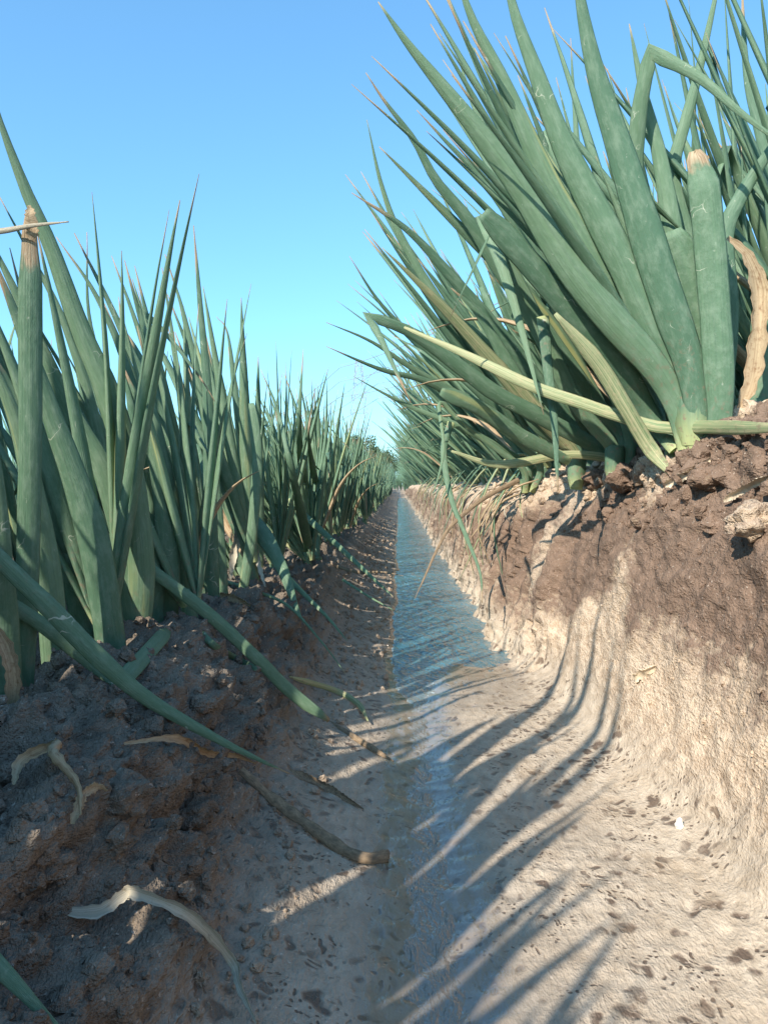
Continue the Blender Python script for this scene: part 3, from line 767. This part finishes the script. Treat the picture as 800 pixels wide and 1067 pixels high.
# far field, past the individuals: uncountable
def stuff_field():
    rr = random.Random(5); V, F, U = [], [], []
    spots = [(lx(y) + rr.uniform(-.03, .03), y, 0) for y in np.arange(8.4, 14, .10)] + [(rx(y) + rr.uniform(-.03, .03), y, 1) for y in np.arange(8.4, 14, .10)]
    for x_ in (-3.4, -2.6, -1.9, -1.2, -.55, 1.1, 1.8, 2.6):
        spots += [(x_ + rr.uniform(-.03, .03), y, 0) for y in np.arange(max(2.2, abs(x_) * 1.5), 13, .16)]
    for k in range(700):
        y = rr.uniform(13, 30); spots.append((rr.uniform(-.5, .5) * y * .7, y, 0))
    for (a, b, m_) in spots:
        g = ground_z(a, b)
        for j in range(6):
            lean = (-.15 + rr.uniform(-.3, .3) - .4 * m_, rr.uniform(-.3, .3)); L = rr.uniform(.28, .42)
            p = Vector((a, b, g)); d = Vector((lean[0], lean[1], 1)).normalized()
            s = Vector((1, 0, 0)); w_ = .009
            o = len(V)
            q1 = p + d * L * .5; q2 = p + (d + Vector((lean[0] * .2, 0, -.08))).normalized() * L
            n2 = Vector((0, 1, 0)) * w_ * .6
            V.extend([tuple(v) for v in (p - s * w_ * .7, p + n2, p + s * w_ * .7, p - n2, q1 - s * w_, q1 + n2, q1 + s * w_, q1 - n2, q2)])
            F.extend([(o, o + 1, o + 5, o + 4), (o + 1, o + 2, o + 6, o + 5), (o + 2, o + 3, o + 7, o + 6), (o + 3, o, o + 4, o + 7), (o + 4, o + 5, o + 8), (o + 5, o + 6, o + 8), (o + 6, o + 7, o + 8), (o + 7, o + 4, o + 8)])
            U.extend([(.2, .2), (.4, .2), (.6, .2), (.8, .2), (.2, .5), (.4, .5), (.6, .5), (.8, .5), (.5, .93)])
    o = mesh_obj('onion_crop', V, F, M['green'], uvs=U)
    tag(o, 'mass of green onion crop filling the field beyond the two rows', 'crop', kind='stuff')
stuff_field()

# ------------------------------------------------------------------ crumbs of soil
def clods():
    rr = np.random.RandomState(4)
    bm = bmesh.new(); bmesh.ops.create_icosphere(bm, subdivisions=2, radius=1); bm.verts.ensure_lookup_table()
    V0 = np.array([v.co[:] for v in bm.verts]); F0 = np.array([[v.index for v in f.verts] for f in bm.faces]); bm.free()
    var = []
    for k in range(10):
        n = 1 + .5 * perlin(V0 * 1.3 + k * 7.7) + .6 * (.45 - np.abs(perlin(V0 * 1.9 + k * 3.3))) + .25 * perlin(V0 * 5 + k)
        var.append(V0 * n[:, None] * (1, 1, .75))
    vs, fs, at_ = [], [], []; off = 0
    def add(v, r, s_att):
        nonlocal off
        a = rr.rand(3) * 6.28
        m_ = np.array(Euler(a).to_matrix())
        vs.append((var[rr.randint(10)] @ m_.T) * r + v); fs.append(F0 + off); off += len(V0); at_.append(np.tile(s_att, (len(V0), 1)))
    flat = P2; A = np.stack([moist, wet, side, np.ones(len(P))], 1)
    def zone(mask, n, r0, r1, att=None):
        idx = np.nonzero(mask)[0]
        # more where the mesh is dense is where it is near: what the eye sees
        for i in idx[rr.randint(len(idx), size=n)]:
            r = r0 * (r1 / r0) ** (rr.rand() ** 2.2)
            add(flat[i] + (0, 0, r * .25), r, A[i] if att is None else att)
    zone((x < -.088) & (x > -.30) & (yy > .14) & (yy < 1.6), 4200, .0007, .0045)
    zone((x < -.045) & (x > -.10) & (yy > .14) & (yy < 3.5), 900, .0008, .0035)
    zone((x < -.01) & (x > -.08) & (yy > .7) & (yy < 4), 900, .0010, .0045)
    zone((z > .165) & (x < .42) & (x > .1) & (yy > .28) & (yy < 1.6), 3200, .0008, .0070)
    zone((z > .20) & (x > .17) & (x < .27) & (yy > .5) & (yy < 1.1), 1400, .0012, .009)
    zone((z > .05) & (z < .19) & (x > .13) & (x < .3) & (yy > .25) & (yy < 1.4), 500, .0006, .0018)
    V = np.concatenate(vs); Fc = np.concatenate(fs).astype(np.int32); A_ = np.concatenate(at_)
    me = bpy.data.meshes.new('soil_crumbs'); me.vertices.add(len(V)); me.vertices.foreach_set('co', V.astype(np.float32).ravel())
    me.loops.add(Fc.size); me.loops.foreach_set('vertex_index', Fc.ravel()); me.polygons.add(len(Fc)); me.polygons.foreach_set('loop_start', np.arange(len(Fc), dtype=np.int32) * 3)
    me.polygons.foreach_set('use_smooth', np.zeros(len(Fc), dtype=bool)); me.update(calc_edges=True)
    ca_ = me.color_attributes.new('soil', 'FLOAT_COLOR', 'POINT'); ca_.data.foreach_set('color', A_.astype(np.float32).ravel())
    fa = me.attributes.new('floor', 'FLOAT', 'POINT'); fa.data.foreach_set('value', np.zeros(len(V), dtype=np.float32))
    me.materials.append(M['soil']); o = bpy.data.objects.new('soil_crumbs', me); C.objects.link(o)
    tag(o, 'loose brown soil crumbs strewn over both furrow banks', 'soil', kind='stuff')
clods()

# ------------------------------------------------------------------ litter on the soil
def litter(name, label, cat, pix, w_, mat, lift=.003, prof='ribbon', flat=.08, wob=.22, n=60, group=None, rag=False, root=None, curl=.6, twist=1.2):
    o = hero_leaf(None, pix, 1, 1, w_, mat=mat, prof=prof, flat=flat, wob=wob, n=n, name=name, ground=True, lift=lift, rag=rag, curl=curl, twist=twist, sides=16)
    tag(o, label, cat, group); return o
G_ = 'withered onion leaves on the ground'
litter('withered_leaf', 'long bleached onion leaf bent in an arch across the dark clods at bottom left', 'dry leaf',
       [(48, 953), (100, 954), (137, 946), (150, 944), (189, 972), (220, 1009), (245, 1048), (262, 1090)], 12, 'pale', .008, group=G_)
litter('withered_leaf', 'thin tan onion leaf lying level on the clods under the thick fallen leaf', 'dry leaf', [(127, 783), (182, 781), (215, 784), (241, 791), (262, 802)], 7, 'dry', .006, group=G_)
litter('withered_leaf', 'mud-caked hollow onion leaf ending in an open dark hole on the silt', 'dry leaf', [(246, 803), (288, 844), (340, 882), (375, 900), (404, 900)], 12, 'muddy', .004, prof='blunt', flat=.55, group=G_, curl=.0, twist=0, rag=True)
litter('withered_leaf', 'grey-brown dead leaf hooped over the clods at the left', 'dry leaf', [(31, 829), (42, 803), (58, 793), (69, 800), (75, 828), (77, 850)], 11, 'dry', .008, group=G_)
litter('withered_leaf', 'reddish curled scrap of dead leaf at the foot of the hooped one', 'dry leaf', [(66, 858), (76, 838), (90, 828), (104, 823)], 10, 'dry', .006, flat=.5, wob=.3, group=G_)
litter('withered_leaf', 'pale brown flat leaf scrap at the base of the left row', 'dry leaf', [(221, 623), (240, 625), (252, 629), (262, 636)], 8, 'dry', .004, group=G_)
litter('withered_leaf', 'dark rotting leaf end pressed into the silt beside the fallen thick leaf', 'dry leaf', [(300, 805), (330, 818), (355, 832), (378, 846)], 7, 'muddy', .002, group=G_)
litter('withered_leaf', 'bleached leaf strip on brown clods of the right bank below the yellow leaf', 'dry leaf', [(698, 509), (712, 500), (727, 492), (752, 474)], 9, 'root', .004, group=G_)
litter('withered_leaf', 'bleached strip of leaf by the right picture edge', 'dry leaf', [(758, 526), (772, 516), (790, 505), (812, 495)], 8, 'root', .004, group=G_)
litter('root_scrap', 'short pale root scrap stuck on the right bank face', 'root', [(661, 708), (673, 702), (685, 694)], 9, 'root', .002, flat=.3, wob=.3)
# twiggy dead leaves hanging from the right bank, farther down
rr = random.Random(77)
for k in range(48):
    yv = .98 + (k / 48) ** 1.3 * 4.5 + rr.uniform(-.03, .03)
    L = rr.uniform(.05, .13); a = Vector((.185 + rr.uniform(-.01, .015), yv, .20 + rr.uniform(-.01, .01)))
    pts = [a, a + Vector((-.03, rr.uniform(-.01, .01), -.01)), a + Vector((-.045 - rr.uniform(0, .02), rr.uniform(-.02, .02), -L * .5)), a + Vector((-.05 - rr.uniform(-.01, .03), rr.uniform(-.03, .03), -L))]
    v, f, u = leaf_data([pts], rr.uniform(.004, .012), .3, 'ribbon', Vector((0, 1, 0)), 8, 14, .15, k)
    o = mesh_obj('withered_leaf', [tuple(q) for q in v], f, M[rr.choice(['dry', 'dry', 'pale', 'muddy'])], uvs=u)
    tag(o, 'thin dead leaf hanging down the face of the right bank above the water', 'dry leaf', 'dead leaves hanging down the right bank')

rr = random.Random(78)
for k in range(30):
    yv = 1.0 + (k / 30) ** 1.3 * 3.5 + rr.uniform(-.03, .03)
    L = rr.uniform(.10, .20); a = Vector((.225 + rr.uniform(-.01, .02), yv, .225))
    pts = [a, a + Vector((-.04, rr.uniform(-.02, .02), .02)), a + Vector((-.075 - rr.uniform(0, .03), rr.uniform(-.03, .03), -L * .35)), a + Vector((-.09 - rr.uniform(-.02, .06), rr.uniform(-.06, .06), -L))]
    v, f, u = leaf_data([pts], rr.uniform(.006, .012), .4, 'taper', Vector((0, 1, 0)), 8, 14, .04, k)
    o = mesh_obj('fallen_leaf', [tuple(q) for q in v], f, M[rr.choice(['green', 'green', 'yellow'])], uvs=u)
    tag(o, 'thin green onion leaf broken down over the face of the right bank', 'leaf', 'green leaves hanging down the right bank')

def lump(name, p, r, mat, label, cat, seed, sc=(1, 1, .7), group=None, att=None):
    bm = bmesh.new(); bmesh.ops.create_icosphere(bm, subdivisions=4, radius=1)
    V0 = np.array([v.co[:] for v in bm.verts]); F0 = [tuple(v.index for v in f.verts) for f in bm.faces]; bm.free()
    n = 1 + .40 * perlin(V0 * 1.4 + seed) + .34 * (.4 - np.abs(perlin(V0 * 2.6 + seed))) + .16 * perlin(V0 * 6 + seed) + .07 * perlin(V0 * 14 + seed)
    V0 = V0 * n[:, None] * np.array(sc) * r
    o = mesh_obj(name, [tuple(v) for v in V0], F0, mat); o.location = p
    if att is not None:
        ca_ = o.data.color_attributes.new('soil', 'FLOAT_COLOR', 'POINT'); ca_.data.foreach_set('color', np.tile(np.array(att, dtype=np.float32), len(V0)))
    return tag(o, label, cat, group)
lump('white_pebble', hit(708, 862, .001), .0022, M['stone'], 'small white pebble lodged in the foot of the right bank', 'pebble', 3, (1, 1, 1.5))
for i, (px, py, r, lb, att) in enumerate([
    (655, 500, .016, 'large moist brown clod below the yellow leaf, at the lip of the right bank', (.95, 0, 0, 1)),
    (625, 500, .013, 'moist brown clod at the left end of the right bank lip', (.95, 0, 0, 1)),
    (740, 500, .012, 'brown clod beside the bleached leaf strip on the right bank', (.9, 0, 0, 1)),
    (790, 545, .014, 'dry tan clod at the right picture edge', (.35, 0, 0, 1)),
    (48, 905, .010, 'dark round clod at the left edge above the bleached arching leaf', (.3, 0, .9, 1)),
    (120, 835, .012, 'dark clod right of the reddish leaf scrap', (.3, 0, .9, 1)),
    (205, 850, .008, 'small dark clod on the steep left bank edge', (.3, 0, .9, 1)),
    (210, 735, .007, 'small grey clod above the thick fallen leaf', (.3, 0, .8, 1))]):
    lump('soil_clod', hit(px, py, r * .2), r, M['soil'], lb, 'clod', i * 5.5 + 1, (1, 1, .7), 'large clods on the banks', att)

# ------------------------------------------------------------------ trees on the horizon
def tree(px, d, h, wd, seed, label):
    b = at(px, 505, d); b.z = .1; rr = random.Random(seed)
    t = empty('tree', b); tag(t, label, 'tree', 'trees along the horizon')
    v, f, u = leaf_data([[Vector((0, 0, -.1)), Vector((.05, 0, h * .4)), Vector((0, 0, h * .85))]], h * .07, 1, 'taper', Vector((1, 0, 0)), 8, 8)
    mesh_obj('trunk', [tuple(q) for q in v], f, M['bark'], t, uvs=u)
    V, F = [], []
    cl = [(Vector((rr.uniform(-1, 1) * wd * .34, rr.uniform(-1, 1) * wd * .34, h * (.35 + .55 * rr.random()))), wd * rr.uniform(.13, .26)) for _ in range(16)]
    for c, r in cl:
        for k in range(170):
            q = Vector((rr.gauss(0, 1), rr.gauss(0, 1), rr.gauss(0, 1))); q.normalize(); q = c + q * r * rr.random() ** .4
            a = Vector((rr.gauss(0, 1), rr.gauss(0, 1), rr.gauss(0, 1))).normalized(); b_ = a.orthogonal().normalized(); s = .07 * h / 3.5
            o = len(V); V += [tuple(q - a * s), tuple(q + b_ * s * .7), tuple(q + a * s), tuple(q - b_ * s * .7)]; F.append((o, o + 1, o + 2, o + 3))
    mesh_obj('crown', V, F, M['foliage'], t, smooth=False)
for a in [(381, 62, 4.2, 2.8, 1, 'tall rounded dark tree on the horizon just left of the furrow end'),
          (368, 66, 3.2, 2.4, 2, 'second dark tree from the left on the horizon, mostly behind onion tips'),
          (397, 60, 2.9, 2.2, 3, 'low bushy dark tree between the tall horizon tree and the furrow end'),
          (410, 58, 2.3, 2.6, 4, 'small dark tree straight beyond the end of the furrow'),
          (424, 58, 2.5, 2.6, 5, 'dark horizon tree just right of the furrow end, behind leaning leaves'),
          (352, 70, 2.7, 2.6, 6, 'leftmost low dark tree on the horizon, behind the left row')]:
    tree(*a)

# ------------------------------------------------------------------ power line
def bar_mesh(segs, r):
    V, F = [], []
    for a, b in segs:
        a, b = Vector(a), Vector(b); d = (b - a).normalized(); s = d.orthogonal().normalized(); u = d.cross(s); o = len(V)
        for p in (a, b):
            for k in range(4):
                an = k * math.pi / 2; V.append(tuple(p + s * math.cos(an) * r + u * math.sin(an) * r))
        for k in range(4): F.append((o + k, o + (k + 1) % 4, o + 4 + (k + 1) % 4, o + 4 + k))
    return V, F
def pylon(base, h, yaw, label):
    t = empty('power_pylon', base); t.rotation_euler = (0, 0, yaw); tag(t, label, 'pylon', 'lattice power pylons')
    segs = []; wb, wt = h * .11, h * .02
    lv = [0, .16, .31, .45, .58, .70, .81, .91, 1.0]
    def cor(f): 
        w_ = (wb * (1 - f) + wt * f); return [Vector((sx * w_, sy * w_, f * h)) for sx, sy in ((-1, -1), (1, -1), (1, 1), (-1, 1))]
    for a, b in zip(lv, lv[1:]):
        A, B = cor(a), cor(b)
        for k in range(4):
            segs += [(A[k], B[k]), (A[k], B[(k + 1) % 4]), (A[(k + 1) % 4], B[k]), (B[k], B[(k + 1) % 4])]
    V, F = bar_mesh(segs, h * .0018); mesh_obj('lattice_mast', V, F, M['steel'], t, smooth=False)
    for f in (.72, .84, .95):
        w_ = h * .16
        sg = [((-w_, 0, f * h), (w_, 0, f * h)), ((-w_, 0, f * h), (0, 0, (f + .045) * h)), ((w_, 0, f * h), (0, 0, (f + .045) * h))]
        V, F = bar_mesh(sg, h * .0016); mesh_obj('cross_arm', V, F, M['steel'], t, smooth=False)
    return t
A0 = at(374, 505, 210); A0.z = .1; B0 = at(262, 505, 420); B0.z = .1; hP = 34
C0 = A0 + (A0 - B0) * 1.0
yaw = math.atan2((A0 - B0).y, (A0 - B0).x) + math.pi / 2
pylon(A0, hP, yaw, 'faint lattice pylon in the sky gap just left of the leaning leaf tips')
pylon(B0, hP, yaw, 'farther lattice pylon low behind the left row')
pylon(C0, hP, yaw, 'nearest lattice pylon hidden behind the right row')
ac = Vector((math.cos(yaw), math.sin(yaw), 0))
for f, fn in ((.72, 'lowest'), (.84, 'middle'), (.95, 'topmost')):
    for s, sn in ((-1, 'left'), (1, 'right')):
        pts = []
        for (p, q) in ((C0, A0), (A0, B0)):
            for k in range(0, 17):
                u = k / 16; v = p.lerp(q, u) + ac * (s * hP * .16); v.z = f * hP - 9 * 4 * u * (1 - u) * .5 - .6; pts.append(v)
        V, F = bar_mesh(list(zip(pts, pts[1:])), .085)
        o = mesh_obj('power_wire', V, F, M['wire'], smooth=False); tag(o, '%s thin power wire on the %s side of the faint pylon line' % (fn, sn), 'wire', 'wires of the power line')

# ------------------------------------------------------------------ light
SUN_AZ, SUN_EL = 34, 36           # sun stands behind and to the left of the camera
wd = bpy.data.worlds.new('World'); S.world = wd; wd.use_nodes = True
nt = wd.node_tree; nt.nodes.clear(); n = N(nt)
sky = n.n('ShaderNodeTexSky', sky_type='NISHITA'); sky.sun_disc = False
sky.sun_elevation = R(SUN_EL); sky.sun_rotation = R(180 + SUN_AZ); sky.air_density = 1.0; sky.dust_density = 1.0; sky.ozone_density = 1.6
bg = n.n('ShaderNodeBackground'); gm = n.n('ShaderNodeMix', data_type='RGBA', blend_type='MULTIPLY'); n.set(gm, 0, 1.0); gg = n.n('ShaderNodeGamma'); nt.links.new(sky.outputs[0], gg.inputs[0]); gg.inputs[1].default_value = .80
n.set(gm, 6, gg.outputs[0]); n.set(gm, 7, (.92, 1.60, 1.95, 1)); nt.links.new(gm.outputs[2], bg.inputs[0]); bg.inputs[1].default_value = .13
wo = n.n('ShaderNodeOutputWorld'); nt.links.new(bg.outputs[0], wo.inputs[0])
sd = bpy.data.lights.new('sun', 'SUN'); sun = bpy.data.objects.new('sun', sd); C.objects.link(sun)
sd.energy = 5.0; sd.angle = R(.5); sd.color = (1, .91, .77)
d = Vector((math.sin(R(SUN_AZ)) * math.cos(R(SUN_EL)), math.cos(R(SUN_AZ)) * math.cos(R(SUN_EL)), -math.sin(R(SUN_EL))))
sun.rotation_euler = d.to_track_quat('-Z', 'Y').to_euler()
vs_ = S.view_settings; vs_.view_transform = 'Standard'; vs_.look = 'None'; vs_.gamma = 1; vs_.exposure = .70; vs_.use_curve_mapping = False
S.render.engine = 'CYCLES'
cy = S.cycles; cy.max_bounces = 5; cy.diffuse_bounces = 3; cy.glossy_bounces = 3; cy.transmission_bounces = 2
